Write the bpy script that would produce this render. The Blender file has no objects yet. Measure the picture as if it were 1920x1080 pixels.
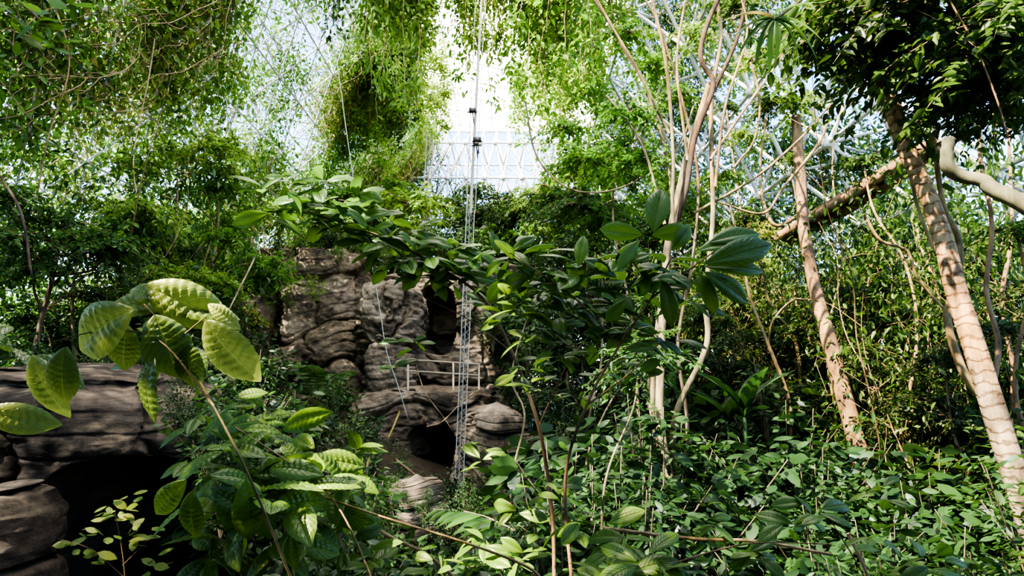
import bpy, math, random
import numpy as np
from mathutils import Vector
random.seed(4); rng=np.random.default_rng(11)
S=bpy.context.scene; COL=S.collection
# ---------------------------------------------------------------- survey helper
F=1173.0; PITCH=math.radians(9); CAMZ=5.0
def W(px,py,d):
    """world point seen on a bearing of the photograph, d metres to the north of the camera"""
    a=(px-960)/F; b=-(py-540)/F
    y=math.cos(PITCH)-b*math.sin(PITCH); z=math.sin(PITCH)+b*math.cos(PITCH)
    k=d/y
    return np.array([a*k,d,CAMZ+z*k])
def proj(p):
    x,y,z=p[0],p[1],p[2]-CAMZ
    c=y*math.cos(PITCH)+z*math.sin(PITCH); u=-y*math.sin(PITCH)+z*math.cos(PITCH)
    return 960+F*x/c, 540-F*u/c
def th(x,y):
    return 0.3+0.04*max(0,y-4)+0.16*max(0,x)+3.2*math.exp(-((x+8)**2+(y-22)**2)/30)+0.12*math.sin(x*1.3)*math.cos(y*.9)
# ---------------------------------------------------------------- numpy noise
def vnoise(p,seed=0):
    p=np.asarray(p,float); i=np.floor(p).astype(np.int64); f=p-i; f=f*f*(3-2*f)
    def h(x,y,z):
        n=(x*374761393+y*668265263+z*2147483647+seed*974711)&0xffffffff
        n=((n^(n>>13))*1274126177)&0xffffffff
        return ((n^(n>>16))&0xffff)/65535.0
    r=0
    for a in (0,1):
        for b in (0,1):
            for c in (0,1):
                w=(f[:,0] if a else 1-f[:,0])*(f[:,1] if b else 1-f[:,1])*(f[:,2] if c else 1-f[:,2])
                r=r+w*h(i[:,0]+a,i[:,1]+b,i[:,2]+c)
    return r
def fbm(p,seed=0,o=4):
    r=0;a=.5
    for k in range(o):
        r=r+a*(vnoise(p*(2**k)+k*17.3,seed+k)-.5); a*=.5
    return r*2
# ---------------------------------------------------------------- materials
def newmat(n):
    m=bpy.data.materials.new(n); m.use_nodes=True; nt=m.node_tree; nt.nodes.clear()
    return m,nt,nt.nodes,nt.links
def ramp(N,stops):
    r=N.new('ShaderNodeValToRGB'); e=r.color_ramp.elements
    e[0].position,e[0].color=stops[0][0],(*stops[0][1],1); e[1].position,e[1].color=stops[-1][0],(*stops[-1][1],1)
    for p,c in stops[1:-1]:
        x=e.new(p); x.color=(*c,1)
    return r
def leafmat(name,cols,trans=.4,rough=.45,vein=0,spec=.35):
    m,nt,N,L=newmat(name)
    at=N.new('ShaderNodeAttribute'); at.attribute_name='luv'
    sep=N.new('ShaderNodeSeparateXYZ'); L.new(at.outputs['Vector'],sep.inputs[0])
    oi=N.new('ShaderNodeObjectInfo')
    ma=N.new('ShaderNodeMath'); ma.operation='MULTIPLY_ADD'; L.new(oi.outputs['Random'],ma.inputs[0]); ma.inputs[1].default_value=.3
    mm=N.new('ShaderNodeMath'); mm.operation='MULTIPLY'; mm.inputs[1].default_value=.7; L.new(sep.outputs[2],mm.inputs[0]); L.new(mm.outputs[0],ma.inputs[2])
    st=[(i/(len(cols)-1),c) for i,c in enumerate(cols)]
    r=ramp(N,st); L.new(ma.outputs[0],r.inputs[0])
    col=r.outputs[0]
    p=N.new('ShaderNodeBsdfPrincipled'); p.inputs['Roughness'].default_value=rough; p.inputs['Specular IOR Level'].default_value=spec
    if vein:
        ab=N.new('ShaderNodeMath'); ab.operation='ABSOLUTE'; L.new(sep.outputs[0],ab.inputs[0])
        k=N.new('ShaderNodeMath'); k.operation='MULTIPLY_ADD'; L.new(ab.outputs[0],k.inputs[0]); k.inputs[1].default_value=-.28; L.new(sep.outputs[1],k.inputs[2])
        s=N.new('ShaderNodeMath'); s.operation='MULTIPLY'; L.new(k.outputs[0],s.inputs[0]); s.inputs[1].default_value=10
        fr=N.new('ShaderNodeMath'); fr.operation='PINGPONG'; L.new(s.outputs[0],fr.inputs[0]); fr.inputs[1].default_value=.5
        v1=ramp(N,[(0,(1,1,1)),(.09,(0,0,0))]); L.new(fr.outputs[0],v1.inputs[0])
        v2=ramp(N,[(0,(1,1,1)),(.06,(0,0,0))]); L.new(ab.outputs[0],v2.inputs[0])
        mx=N.new('ShaderNodeMath'); mx.operation='MAXIMUM'; L.new(v1.outputs[0],mx.inputs[0]); L.new(v2.outputs[0],mx.inputs[1])
        sc=N.new('ShaderNodeMath'); sc.operation='MULTIPLY'; L.new(mx.outputs[0],sc.inputs[0]); sc.inputs[1].default_value=vein
        mc=N.new('ShaderNodeMix'); mc.data_type='RGBA'; L.new(sc.outputs[0],mc.inputs[0]); L.new(col,mc.inputs[6]); mc.inputs[7].default_value=(.25,.33,.09,1)
        col=mc.outputs[2]
        bu=N.new('ShaderNodeBump'); bu.inputs['Strength'].default_value=.8; bu.inputs['Distance'].default_value=.006; bu.invert=True
        L.new(mx.outputs[0],bu.inputs['Height']); L.new(bu.outputs[0],p.inputs['Normal'])
    L.new(col,p.inputs['Base Color'])
    t=N.new('ShaderNodeBsdfTranslucent')
    hs=N.new('ShaderNodeHueSaturation'); hs.inputs['Hue'].default_value=.495; hs.inputs['Saturation'].default_value=1.0; hs.inputs['Value'].default_value=2.4
    L.new(col,hs.inputs['Color']); L.new(hs.outputs[0],t.inputs[0])
    mi=N.new('ShaderNodeMixShader'); mi.inputs[0].default_value=trans
    L.new(p.outputs[0],mi.inputs[1]); L.new(t.outputs[0],mi.inputs[2])
    o=N.new('ShaderNodeOutputMaterial'); L.new(mi.outputs[0],o.inputs[0]); return m
def barkmat(name,c1,c2,scale=6,ring=0,bump=.03):
    m,nt,N,L=newmat(name)
    tc=N.new('ShaderNodeTexCoord'); mp=N.new('ShaderNodeMapping'); mp.inputs['Scale'].default_value=(1,1,.35)
    L.new(tc.outputs['Object'],mp.inputs[0])
    n=N.new('ShaderNodeTexNoise'); n.inputs['Scale'].default_value=scale; n.inputs['Detail'].default_value=8; n.inputs['Roughness'].default_value=.7; L.new(mp.outputs[0],n.inputs[0])
    r=ramp(N,[(.36,c1),(.5,tuple((a+b)/2 for a,b in zip(c1,c2))),(.64,c2)]); L.new(n.outputs[0],r.inputs[0])
    col=r.outputs[0]; h=n.outputs[0]
    if ring:
        w=N.new('ShaderNodeTexWave'); w.bands_direction='Z'; w.inputs['Scale'].default_value=ring; w.inputs['Distortion'].default_value=5; w.inputs['Detail'].default_value=4; w.inputs['Detail Scale'].default_value=3
        L.new(tc.outputs['Object'],w.inputs[0])
        r2=ramp(N,[(.0,(.5,.46,.42)),(.12,(.8,.77,.74)),(.35,(1,1,1))]); L.new(w.outputs[0],r2.inputs[0])
        mc=N.new('ShaderNodeMix'); mc.data_type='RGBA'; mc.blend_type='MULTIPLY'; mc.inputs[0].default_value=1
        L.new(col,mc.inputs[6]); L.new(r2.outputs[0],mc.inputs[7]); col=mc.outputs[2]; h=r2.outputs[0]
    b=N.new('ShaderNodeBump'); b.inputs['Strength'].default_value=.8; b.inputs['Distance'].default_value=bump; L.new(h,b.inputs['Height'])
    p=N.new('ShaderNodeBsdfPrincipled'); p.inputs['Roughness'].default_value=.85; p.inputs['Specular IOR Level'].default_value=.2
    L.new(col,p.inputs['Base Color']); L.new(b.outputs[0],p.inputs['Normal'])
    o=N.new('ShaderNodeOutputMaterial'); L.new(p.outputs[0],o.inputs[0]); return m
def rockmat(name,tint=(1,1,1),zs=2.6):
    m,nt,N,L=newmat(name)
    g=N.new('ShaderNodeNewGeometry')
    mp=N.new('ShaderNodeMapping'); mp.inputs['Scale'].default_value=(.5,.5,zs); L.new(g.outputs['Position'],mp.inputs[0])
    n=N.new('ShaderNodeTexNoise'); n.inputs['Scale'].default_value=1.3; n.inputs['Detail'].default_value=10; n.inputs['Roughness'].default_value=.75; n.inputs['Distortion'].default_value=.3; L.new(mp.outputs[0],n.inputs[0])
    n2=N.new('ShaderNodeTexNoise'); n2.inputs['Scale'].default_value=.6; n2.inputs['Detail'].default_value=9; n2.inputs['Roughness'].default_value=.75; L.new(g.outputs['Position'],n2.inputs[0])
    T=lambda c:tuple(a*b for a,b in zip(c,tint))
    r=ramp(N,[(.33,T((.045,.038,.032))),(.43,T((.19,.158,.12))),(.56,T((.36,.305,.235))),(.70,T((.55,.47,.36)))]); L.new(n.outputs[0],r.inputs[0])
    r2=ramp(N,[(.40,(.22,.225,.22)),(.5,(.66,.65,.62)),(.6,(1,1,1))]); L.new(n2.outputs[0],r2.inputs[0])
    mc=N.new('ShaderNodeMix'); mc.data_type='RGBA'; mc.blend_type='MULTIPLY'; mc.inputs[0].default_value=1
    L.new(r.outputs[0],mc.inputs[6]); L.new(r2.outputs[0],mc.inputs[7])
    b=N.new('ShaderNodeBump'); b.inputs['Strength'].default_value=1; b.inputs['Distance'].default_value=.12; L.new(n.outputs[0],b.inputs['Height'])
    n3=N.new('ShaderNodeTexNoise'); n3.inputs['Scale'].default_value=9; n3.inputs['Detail'].default_value=8; n3.inputs['Roughness'].default_value=.7; L.new(g.outputs['Position'],n3.inputs[0])
    b2=N.new('ShaderNodeBump'); b2.inputs['Strength'].default_value=.9; b2.inputs['Distance'].default_value=.06; L.new(n3.outputs[0],b2.inputs['Height']); L.new(b.outputs[0],b2.inputs['Normal'])
    p=N.new('ShaderNodeBsdfPrincipled'); p.inputs['Roughness'].default_value=.9; p.inputs['Specular IOR Level'].default_value=.2
    L.new(mc.outputs[2],p.inputs['Base Color']); L.new(b2.outputs[0],p.inputs['Normal'])
    o=N.new('ShaderNodeOutputMaterial'); L.new(p.outputs[0],o.inputs[0]); return m
def plain(name,c,rough=.5,metal=0,noise=.15):
    m,nt,N,L=newmat(name)
    n=N.new('ShaderNodeTexNoise'); n.inputs['Scale'].default_value=5; n.inputs['Detail'].default_value=4
    r=ramp(N,[(.3,tuple(x*(1-noise*2) for x in c)),(.65,c)]); L.new(n.outputs[0],r.inputs[0])
    p=N.new('ShaderNodeBsdfPrincipled'); p.inputs['Roughness'].default_value=rough; p.inputs['Metallic'].default_value=metal
    L.new(r.outputs[0],p.inputs['Base Color'])
    o=N.new('ShaderNodeOutputMaterial'); L.new(p.outputs[0],o.inputs[0]); return m
def glassmat(name,tr,col,tl,tint=(1,1,1)):
    m,nt,N,L=newmat(name)
    t=N.new('ShaderNodeBsdfTransparent'); t.inputs[0].default_value=(*tint,1); d=N.new('ShaderNodeBsdfTranslucent'); d.inputs[0].default_value=(*col,1)
    g=N.new('ShaderNodeBsdfGlossy'); g.inputs['Roughness'].default_value=.1
    m1=N.new('ShaderNodeMixShader'); m1.inputs[0].default_value=1-tr; L.new(t.outputs[0],m1.inputs[1]); 
    m2=N.new('ShaderNodeMixShader'); m2.inputs[0].default_value=tl; L.new(g.outputs[0],m2.inputs[1]); L.new(d.outputs[0],m2.inputs[2]); L.new(m2.outputs[0],m1.inputs[2])
    o=N.new('ShaderNodeOutputMaterial'); L.new(m1.outputs[0],o.inputs[0]); return m
M={}
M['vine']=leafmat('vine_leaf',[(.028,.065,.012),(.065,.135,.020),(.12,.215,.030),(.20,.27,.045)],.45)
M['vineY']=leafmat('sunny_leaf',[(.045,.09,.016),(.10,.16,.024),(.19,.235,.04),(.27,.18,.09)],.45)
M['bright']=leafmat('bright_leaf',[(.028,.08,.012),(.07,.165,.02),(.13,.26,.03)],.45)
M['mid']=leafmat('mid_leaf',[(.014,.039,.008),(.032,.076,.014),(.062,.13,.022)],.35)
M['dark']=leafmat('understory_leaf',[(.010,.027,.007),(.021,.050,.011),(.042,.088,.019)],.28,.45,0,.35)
M['fore']=leafmat('broad_leaf',[(.028,.072,.008),(.052,.118,.014),(.085,.165,.022)],.32,.38,.3,.35)
M['corr']=leafmat('corrugated_leaf',[(.035,.075,.012),(.07,.125,.024),(.17,.23,.06)],.3,.34,.5,.45)
M['lime']=leafmat('lime_leaf',[(.05,.10,.018),(.10,.165,.03),(.19,.21,.05)],.4)
M['strap']=leafmat('strap_leaf',[(.03,.09,.02),(.08,.16,.03),(.3,.07,.03)],.35)
M['twig']=barkmat('twig_bark',(.07,.05,.03),(.22,.16,.09),9,0,.005)
M['dry']=barkmat('dry_stem',(.16,.10,.065),(.42,.30,.20),4,0,.005)
M['pale']=barkmat('pale_bark',(.07,.052,.026),(.31,.235,.115),5)
M['brown']=barkmat('brown_bark',(.055,.036,.02),(.25,.17,.095),5)
M['darkbark']=barkmat('dark_bark',(.025,.018,.012),(.10,.07,.045),9)
M['ring']=barkmat('ringed_bark',(.12,.08,.042),(.38,.27,.15),7,2.2,.014)
M['green']=barkmat('mossy_bark',(.06,.055,.028),(.18,.155,.08),5,0,.015)
M['rock']=rockmat('sandstone',(1.0,.91,.80),1.0); M['rock2']=rockmat('shaded_sandstone',(.40,.37,.33),3.0); M['rock3']=rockmat('pale_sandstone',(1.12,1.02,.90),2)  # one stone: shade darkened into its tint, sunlight on the pillar lightened in
M['steel']=plain('white_painted_steel',(.60,.64,.66),.4)
M['alu']=plain('mast_metal',(.20,.21,.17),.5,.1)
M['rope']=plain('pale_rope',(.34,.35,.28),.8)
M['yel']=plain('yellow_strap',(.6,.42,.10),.7)
M['darkm']=plain('dark_hardware',(.05,.04,.035),.5)
M['bamboo']=plain('rail_wood',(.40,.31,.19),.7)
M['plank']=barkmat('weathered_planks',(.08,.05,.03),(.30,.19,.11),5)
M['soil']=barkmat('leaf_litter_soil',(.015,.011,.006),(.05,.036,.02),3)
M['glass']=glassmat('tinted_window_glass',.95,(.9,.95,1),.4,(.46,.59,.86))  # tint added to dim and blue the sky behind the panes
M['milky']=glassmat('milky_glass',.55,(1,1,1),.95)
M['conc']=plain('blocker_concrete',(.14,.14,.11),.9,0,.3)
# ---------------------------------------------------------------- mesh buffers
class Buf:
    def __init__(s): s.v=[];s.q=[];s.a=[];s.m=[];s.n=0
    def add(s,v,q,a=None,mi=0):
        v=np.asarray(v,float).reshape(-1,3); q=np.asarray(q,int).reshape(-1,4)
        s.v.append(v); s.q.append(q+s.n); s.n+=len(v)
        s.a.append(np.zeros((len(v),3)) if a is None else np.asarray(a,float)); s.m.append(np.full(len(q),mi))
    def mesh(s,name,mats,org=(0,0,0),smooth=True):
        v=np.concatenate(s.v)-np.array(org); q=np.concatenate(s.q); a=np.concatenate(s.a); m=np.concatenate(s.m)
        me=bpy.data.meshes.new(name); me.vertices.add(len(v)); me.vertices.foreach_set('co',v.astype(np.float32).ravel())
        me.loops.add(len(q)*4); me.loops.foreach_set('vertex_index',q.astype(np.int32).ravel())
        me.polygons.add(len(q)); me.polygons.foreach_set('loop_start',(np.arange(len(q))*4).astype(np.int32))
        me.polygons.foreach_set('loop_total',np.full(len(q),4,np.int32))
        me.polygons.foreach_set('material_index',m.astype(np.int32)); me.polygons.foreach_set('use_smooth',np.full(len(q),smooth))
        at=me.attributes.new('luv','FLOAT_VECTOR','POINT'); at.data.foreach_set('vector',a.astype(np.float32).ravel())
        for k in mats: me.materials.append(M[k])
        me.update(); me.validate(); return me
def nrm(v):
    v=np.asarray(v,float); return v/(np.linalg.norm(v,axis=-1,keepdims=True)+1e-9)
def smooth(P,n=6):
    P=np.asarray(P,float); Q=np.vstack([2*P[0]-P[1],P,2*P[-1]-P[-2]]); out=[]
    for i in range(1,len(Q)-2):
        for t in np.linspace(0,1,n,endpoint=False):
            a,b,c,d=Q[i-1:i+3]
            out.append(.5*((2*b)+(c-a)*t+(2*a-5*b+4*c-d)*t*t+(3*b-a-3*c+d)*t**3))
    out.append(P[-1]); return np.array(out)
def tube(B,P,r0,r1=None,sides=6,mi=0,bump=0):
    P=np.asarray(P,float); n=len(P); r=np.linspace(r0,r0 if r1 is None else r1,n)
    if bump:
        kk=max(3,n//5); r=r*(1+bump*np.interp(np.linspace(0,1,n),np.linspace(0,1,kk),rng.random(kk)-.5))
    T=nrm(np.gradient(P,axis=0)); up=np.array([0,0,1.]) if abs(T[0][2])<.9 else np.array([1.,0,0])
    A=[];u=up
    for t in T:
        u=u-t*np.dot(u,t); u=u/(np.linalg.norm(u)+1e-9); A.append(u)
    A=np.array(A); C=np.cross(T,A); an=np.linspace(0,2*np.pi,sides,endpoint=False)
    V=P[:,None]+r[:,None,None]*(np.cos(an)[None,:,None]*A[:,None]+np.sin(an)[None,:,None]*C[:,None])
    V=V.reshape(-1,3); i=np.arange(n-1)[:,None]*sides; j=np.arange(sides)[None]; k=(j+1)%sides
    q=[np.stack([i+j,i+k,i+sides+k,i+sides+j],-1).reshape(-1,4)]
    if sides>=4 and sides%2==0:
        for o in (0,(n-1)*sides):
            q.append(np.array([[o,o+x,o+x+1,o+x+2] for x in range(1,sides-2,2)]))
    B.add(V,np.concatenate(q),None,mi)
def box(B,c,h,mi=0,R=None):
    v=np.array([[x,y,z] for x in(-1,1) for y in(-1,1) for z in(-1,1)])*np.array(h)
    if R is not None: v=v@np.array(R).T
    B.add(v+np.array(c),[[0,1,3,2],[4,6,7,5],[0,4,5,1],[2,3,7,6],[0,2,6,4],[1,5,7,3]],None,mi)
SM_V=np.array([[0,0,0],[.45,.28,.08],[.40,.62,.05],[0,1,-.12],[-.40,.62,.05],[-.45,.28,.08]]); SM_Q=np.array([[0,1,2,3],[0,3,4,5]])
def gridleaf(nu,nv,obov=1.0,fold=.18,droop=.25,corr=0,k=9):
    V=[];A=[]
    for j in range(nv+1):
        v=j/nv; w=math.sin(math.pi*v**obov)**.65 if 0<v<1 else 0.03*(1-v)
        if v>.8: w*=1-.35*((v-.8)/.2)
        for i in range(nu+1):
            u=-1+2*i/nu
            z=fold*abs(u)*w*.5-droop*v*v + corr*(math.cos(2*math.pi*k*(v-.28*abs(u)))*w*min(1,abs(u)*3)*(1-.75*abs(u))) -.12*abs(u)**3*w
            V.append((u*w*.5,v*(1-.1*droop),z)); A.append((u,v,0))
    Q=[[j*(nu+1)+i,j*(nu+1)+i+1,(j+1)*(nu+1)+i+1,(j+1)*(nu+1)+i] for j in range(nv) for i in range(nu)]
    return np.array(V),np.array(Q),np.array(A)
MED=gridleaf(2,4,.95,.2,.2)
BIG=gridleaf(6,18,1.25,.25,.3,.012,9)
BIGC=gridleaf(8,44,1.1,.22,.55,.035,10)
LONG=gridleaf(4,14,.8,.3,.7)
def leaves(B,pos,dr,nm,L,Wd,tmpl='s',mi=0,rnd=None):
    pos=np.atleast_2d(pos).astype(float); n=len(pos); dr=nrm(np.atleast_2d(dr)); nm=np.atleast_2d(nm)
    nm=nrm(nm-dr*np.sum(nm*dr,1,keepdims=True)+1e-6); sd=np.cross(dr,nm)
    L=np.broadcast_to(L,(n,)); Wd=np.broadcast_to(Wd,(n,))
    if isinstance(tmpl,str): V,Q=SM_V,SM_Q; A=np.zeros((len(V),3)); A[:,0]=V[:,0]*2; A[:,1]=V[:,1]
    else: V,Q,A=tmpl
    P=pos[:,None]+V[None,:,0,None]*(Wd[:,None,None]*sd[:,None])+V[None,:,1,None]*(L[:,None,None]*dr[:,None])+V[None,:,2,None]*(L[:,None,None]*nm[:,None])
    if rnd is None: rnd=rng.random(n)
    AA=np.broadcast_to(A,(n,len(V),3)).copy(); AA[:,:,2]=np.broadcast_to(rnd,(n,))[:,None]
    QQ=(Q[None]+(np.arange(n)*len(V))[:,None,None]).reshape(-1,4)
    B.add(P.reshape(-1,3),QQ,AA.reshape(-1,3),mi)
# ---------------------------------------------------------------- object api
def thing(name,label,cat,loc=(0,0,0),group=None,rz=0,sc=1,kind=None):
    e=bpy.data.objects.new(name,None); e.empty_display_size=.2; COL.objects.link(e)
    e.location=tuple(loc); e.rotation_euler=(0,0,rz); e.scale=(sc,sc,sc) if np.isscalar(sc) else sc
    e['label']=label; e['category']=cat
    if group: e['group']=group
    if kind: e['kind']=kind
    return e
def part(par,name,me,label=None,loc=(0,0,0),rz=0,sc=1,rx=0):
    o=bpy.data.objects.new(name,me); COL.objects.link(o); o.parent=par; o.location=tuple(loc); o.rotation_euler=(rx,0,rz); o.scale=(sc,)*3 if np.isscalar(sc) else sc
    if label:o['label']=label
    return o
def solo(name,me,label,cat,loc=(0,0,0),group=None,kind=None):
    o=bpy.data.objects.new(name,me); COL.objects.link(o); o.location=tuple(loc)
    if kind: o['kind']=kind
    o['label']=label; o['category']=cat
    if group:o['group']=group
    return o
def place(parts,name,label,cat,loc,rz=0,sc=1,group=None,rx=0,ry=0):
    e=thing(name,label,cat,loc,group,rz,sc); e.rotation_euler=(rx,ry,rz)
    for pn,me in parts: part(e,pn,me)
    return e
# ================================================================ SETTING
n=90; gx=np.linspace(-60,60,n); gy=np.linspace(-20,90,n)
V=np.array([[x,y,th(x,min(y,45))] for y in gy for x in gx]); Q=[[j*n+i,j*n+i+1,(j+1)*n+i+1,(j+1)*n+i] for j in range(n-1) for i in range(n-1)]
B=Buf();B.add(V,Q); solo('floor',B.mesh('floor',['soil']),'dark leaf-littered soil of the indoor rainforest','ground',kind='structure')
def strut(B,a,b,r=.042):
    tube(B,np.array([a,b]),r,r,5)
def frame(name,label,c00,c10,c01,c11,nu,nv,depth,gl,glname,r=.042,tri=True):
    c00,c10,c01,c11=[np.array(c,float) for c in (c00,c10,c01,c11)]
    bl=lambda u,v:(c00*(1-u)+c10*u)*(1-v)+(c01*(1-u)+c11*u)*v
    nn=nrm(np.cross(c10-c00,c01-c00)); 
    if np.dot(nn,np.array([0,20,8])-bl(.5,.5))<0: nn=-nn
    B=Buf(); O={};I={}
    for j in range(nv+1):
        for i in range(nu+1):
            o=(.5 if (j%2 and tri) else 0)
            u=min(1,(i+o)/nu); O[i,j]=bl(u,j/nv)
            if i<nu and j<nv: I[i,j]=bl(min(1,(i+o+.5)/nu),(j+.4)/nv)+nn*depth
    for (i,j),p in O.items():
        if (i+1,j) in O: strut(B,p,O[i+1,j],r)
        if (i,j+1) in O: strut(B,p,O[i,j+1],r)
        if tri:
            k=(i-1,j+1) if j%2==0 else (i+1,j+1)
            if k in O: strut(B,p,O[k],r)
    if depth:
        for (i,j),p in I.items():
            for k in ((i+1,j),(i,j+1),((i-1,j+1) if j%2==0 else (i+1,j+1))):
                if k in I: strut(B,p,I[k],r)
            strut(B,p,O[i,j],r*.8); strut(B,p,O[i+1,j],r*.8)
            if (i,j+1) in O: strut(B,p,O[i,j+1],r*.8)
            box(B,p,(r*1.9,)*3)
    solo(name,B.mesh(name,['steel']),label,name.split('_')[0],kind='structure')
    G=Buf(); off=-nn*.08; G.add([c00+off,c10+off,c11+off,c01+off],[[0,1,2,3]])
    solo(glname,G.mesh(glname,[gl]),'glass glazing held by the white steel space frame','window',kind='structure')
ZT=25
frame('wall_left','sloping white tubular space frame wall overgrown with climbers',(-21,-4,0),(-21,47,0),(-6.5,-4,ZT),(-6.5,47,ZT),22,13,1.2,'glass','window_1',.034)
frame('wall_right','sloping white tubular space frame wall with triangular bays',(24,-4,0),(24,47,0),(6,-4,ZT),(6,47,ZT),16,9,2.2,'glass','window_2',.085)
frame('wall_back','white triangulated space frame end wall',(-21,47,0),(24,47,0),(-6.5,47,ZT),(6,47,ZT),13,9,1.8,'glass','window_3',.09)
frame('ceiling','bright milky glazed roof with pale triangulated grid bars',(-6.5,-4,ZT),(-6.5,47,ZT),(6,-4,ZT),(6,47,ZT),20,5,0,'milky','window_4',.035)
B=Buf(); box(B,(1,-4.4,4.5),(24,.3,4.7)); solo('wall_front_blocker',B.mesh('wall_front_blocker',['conc'],(0,0,0),False),'added dark concrete wall behind the viewpoint, blocks sky light','wall',kind='structure')  # added behind the camera to keep sky light off the foreground
# ================================================================ ROCKS
def rock(name,label,cx,cy,rx,ry,z0,z1,prof,sq=4.5,caves=(),seed=1,nt=320,nz=240,freq=1.4,amp=.25,gro=.16,big=.8,mat='rock',vj=.35,warp=.6,fine=.3):
    t=np.linspace(0,1,nz); a=np.linspace(0,2*np.pi,nt,endpoint=False); TT,AA=np.meshgrid(t,a,indexing='ij')
    s=np.interp(TT,[p[0] for p in prof],[p[1] for p in prof])
    c,sn=np.cos(AA),np.sin(AA); R=(np.abs(c)**sq+np.abs(sn)**sq)**(-1/sq)
    X=cx+rx*s*R*c; Y=cy+ry*s*R*sn; Z=z0+(z1-z0)*TT
    P=np.stack([X,Y,Z],-1).reshape(-1,3); D=np.stack([c,sn,0*c],-1).reshape(-1,3); fade=np.clip(s.reshape(-1)/.5,0,1)
    n1=fbm(P*.28+seed*9,seed); n2=fbm(P*1.1+seed*3,seed+5); n3=fbm(P*np.array([3,3,6]),seed+9,3)
    q=P[:,2]*freq+warp*fbm(P*np.array([.3,.3,.15]),seed+2,3)+seed*.37
    k=np.floor(q); f=q-k; hv=np.modf(np.abs(np.sin(k*12.9898+seed)*43758.5))[0]
    edge=np.minimum(f,1-f); lay=(hv-.5)*amp*np.clip(edge*9,0,1); gr=-gro*np.exp(-(edge/.045)**2)*(.2+vnoise(P*.8,seed+3)*1.3)
    q2=q*4.1+.6*n2; f2=q2-np.floor(q2); h2=np.modf(np.abs(np.sin(np.floor(q2)*5.3+seed)*7543.5))[0]; e2=np.minimum(f2,1-f2)
    gr2=-gro*fine*np.exp(-(e2/.08)**2)*vnoise(P*.6,seed+13)+(h2-.5)*amp*.3*fine*np.clip(e2*8,0,1)
    w=(P[:,0]*.9+P[:,1]*.6)*vj+hv*1.7+.5*n2; fw=w-np.floor(w); ew=np.minimum(fw,1-fw); hb=np.modf(np.abs(np.sin(np.floor(w)*7.1+np.floor(k/2)*3.3+seed)*9173.1))[0]
    on=(vnoise(P*.4,seed+21)>.3)
    vg=-gro*1.2*np.exp(-(ew/.04)**2)*on+(hb-.5)*amp*1.6*np.clip(ew*12,0,1)
    bulge=amp*.7*(np.sin(np.pi*f)**.5-.7)+amp*.6*(np.sin(np.pi*fw)**.5-.7)
    d=big*n1+.35*n2*min(1,big*2)+.12*n3*min(1,amp*3)+(lay+gr+gr2+bulge+vg)
    P=P+D*(d*fade)[:,None]; P[:,2]+=.35*n1*fade+.12*n2*fade
    for (xc,zc,ca,cb,dep) in caves:
        rr=(np.abs((P[:,0]-xc)/ca))**3+(np.abs((P[:,2]-zc)/cb))**3+.5*n2
        m=np.clip((1.1-rr)/.3,0,1)*(D[:,1]<.1)
        m=m*m*(3-2*m); P[:,1]+=dep*m
    i=np.arange(nz-1)[:,None]*nt; j=np.arange(nt)[None]; kk=(j+1)%nt
    qd=np.stack([i+j,i+kk,i+nt+kk,i+nt+j],-1).reshape(-1,4)
    B=Buf();B.add(P,qd); me=B.mesh(name,[mat],(cx,cy,z0)); return solo(name,me,label,'rock',(cx,cy,z0))
def rk(name,label,x0,x1,ytop,ybot,d,ry,prof,caves=(),**k):
    a=W(x0,(ytop+ybot)/2,d);b=W(x1,(ytop+ybot)/2,d); zt=W((x0+x1)/2,ytop,d)[2]; zb=W((x0+x1)/2,ybot,d)[2]
    cs=[]
    for (px,py,w,h,dep) in caves:
        c=W(px,py,d); cs.append((c[0],c[2],w/F*d/2,h/F*d/2,dep))
    g=(d+ry*.7)/d; cx=(a[0]+b[0])/2*g; return rock(name,label,cx,d+ry,(b[0]-a[0])/2*g*.97,ry,zb,zt,prof,caves=cs,**k)
PF=[(0,1.05),(.5,1.0),(.85,.96),(.95,.86),(.985,.6),(1,0)]
PP=[(0,1.1),(.12,1.12),(.16,1.0),(.3,1.05),(.35,.93),(.5,1.0),(.62,1.0),(.67,.88),(.8,.98),(.92,.9),(.97,.7),(1,0)]
rk('rock_cliff','layered tan grey artificial sandstone cliff with dark crevice',460,705,440,900,26.5,4,PF,caves=[(503,600,34,130,3)],seed=2,freq=.42,amp=.5,gro=.34,vj=.42,fine=.45)
rk('rock_outcrop','low rounded grey sandstone outcrop beside the cliff',425,510,545,820,26,3,PF,seed=7,freq=.5,amp=.4,gro=.3)
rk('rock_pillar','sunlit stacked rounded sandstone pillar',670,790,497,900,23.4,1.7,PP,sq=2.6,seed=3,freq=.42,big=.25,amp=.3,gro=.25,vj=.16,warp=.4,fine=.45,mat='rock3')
rk('rock_alcove','tall sandstone wall with shadowed alcove above the ledge',770,955,470,800,27,3,PF,caves=[(820,600,70,130,4.5)],seed=5,freq=.42,big=.4,amp=.45,gro=.3,vj=.42,fine=.45)
rk('rock_ledge','broad sandstone ledge with a dark cave mouth beneath',640,945,722,1030,22.5,3.5,PF,caves=[(806,842,88,90,5.5)],seed=6,freq=.42,big=.3,nt=380,amp=.35,gro=.26,vj=.36,fine=.5)
rk('boulder','rounded pale layered sandstone boulder beside cave mouth',840,1020,755,1050,19.3,1.6,[(0,1.1),(.45,1.0),(.75,.82),(.92,.58),(.98,.3),(1,0)],sq=2.4,seed=8,freq=1.1,big=.2,amp=.14,gro=.12,fine=.6)
rk('rock_slab','pale flat layered slab half covered by plants',640,745,930,1100,15,1.3,PF,seed=18,freq=1.2,amp=.2,gro=.12,big=.3)
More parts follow.
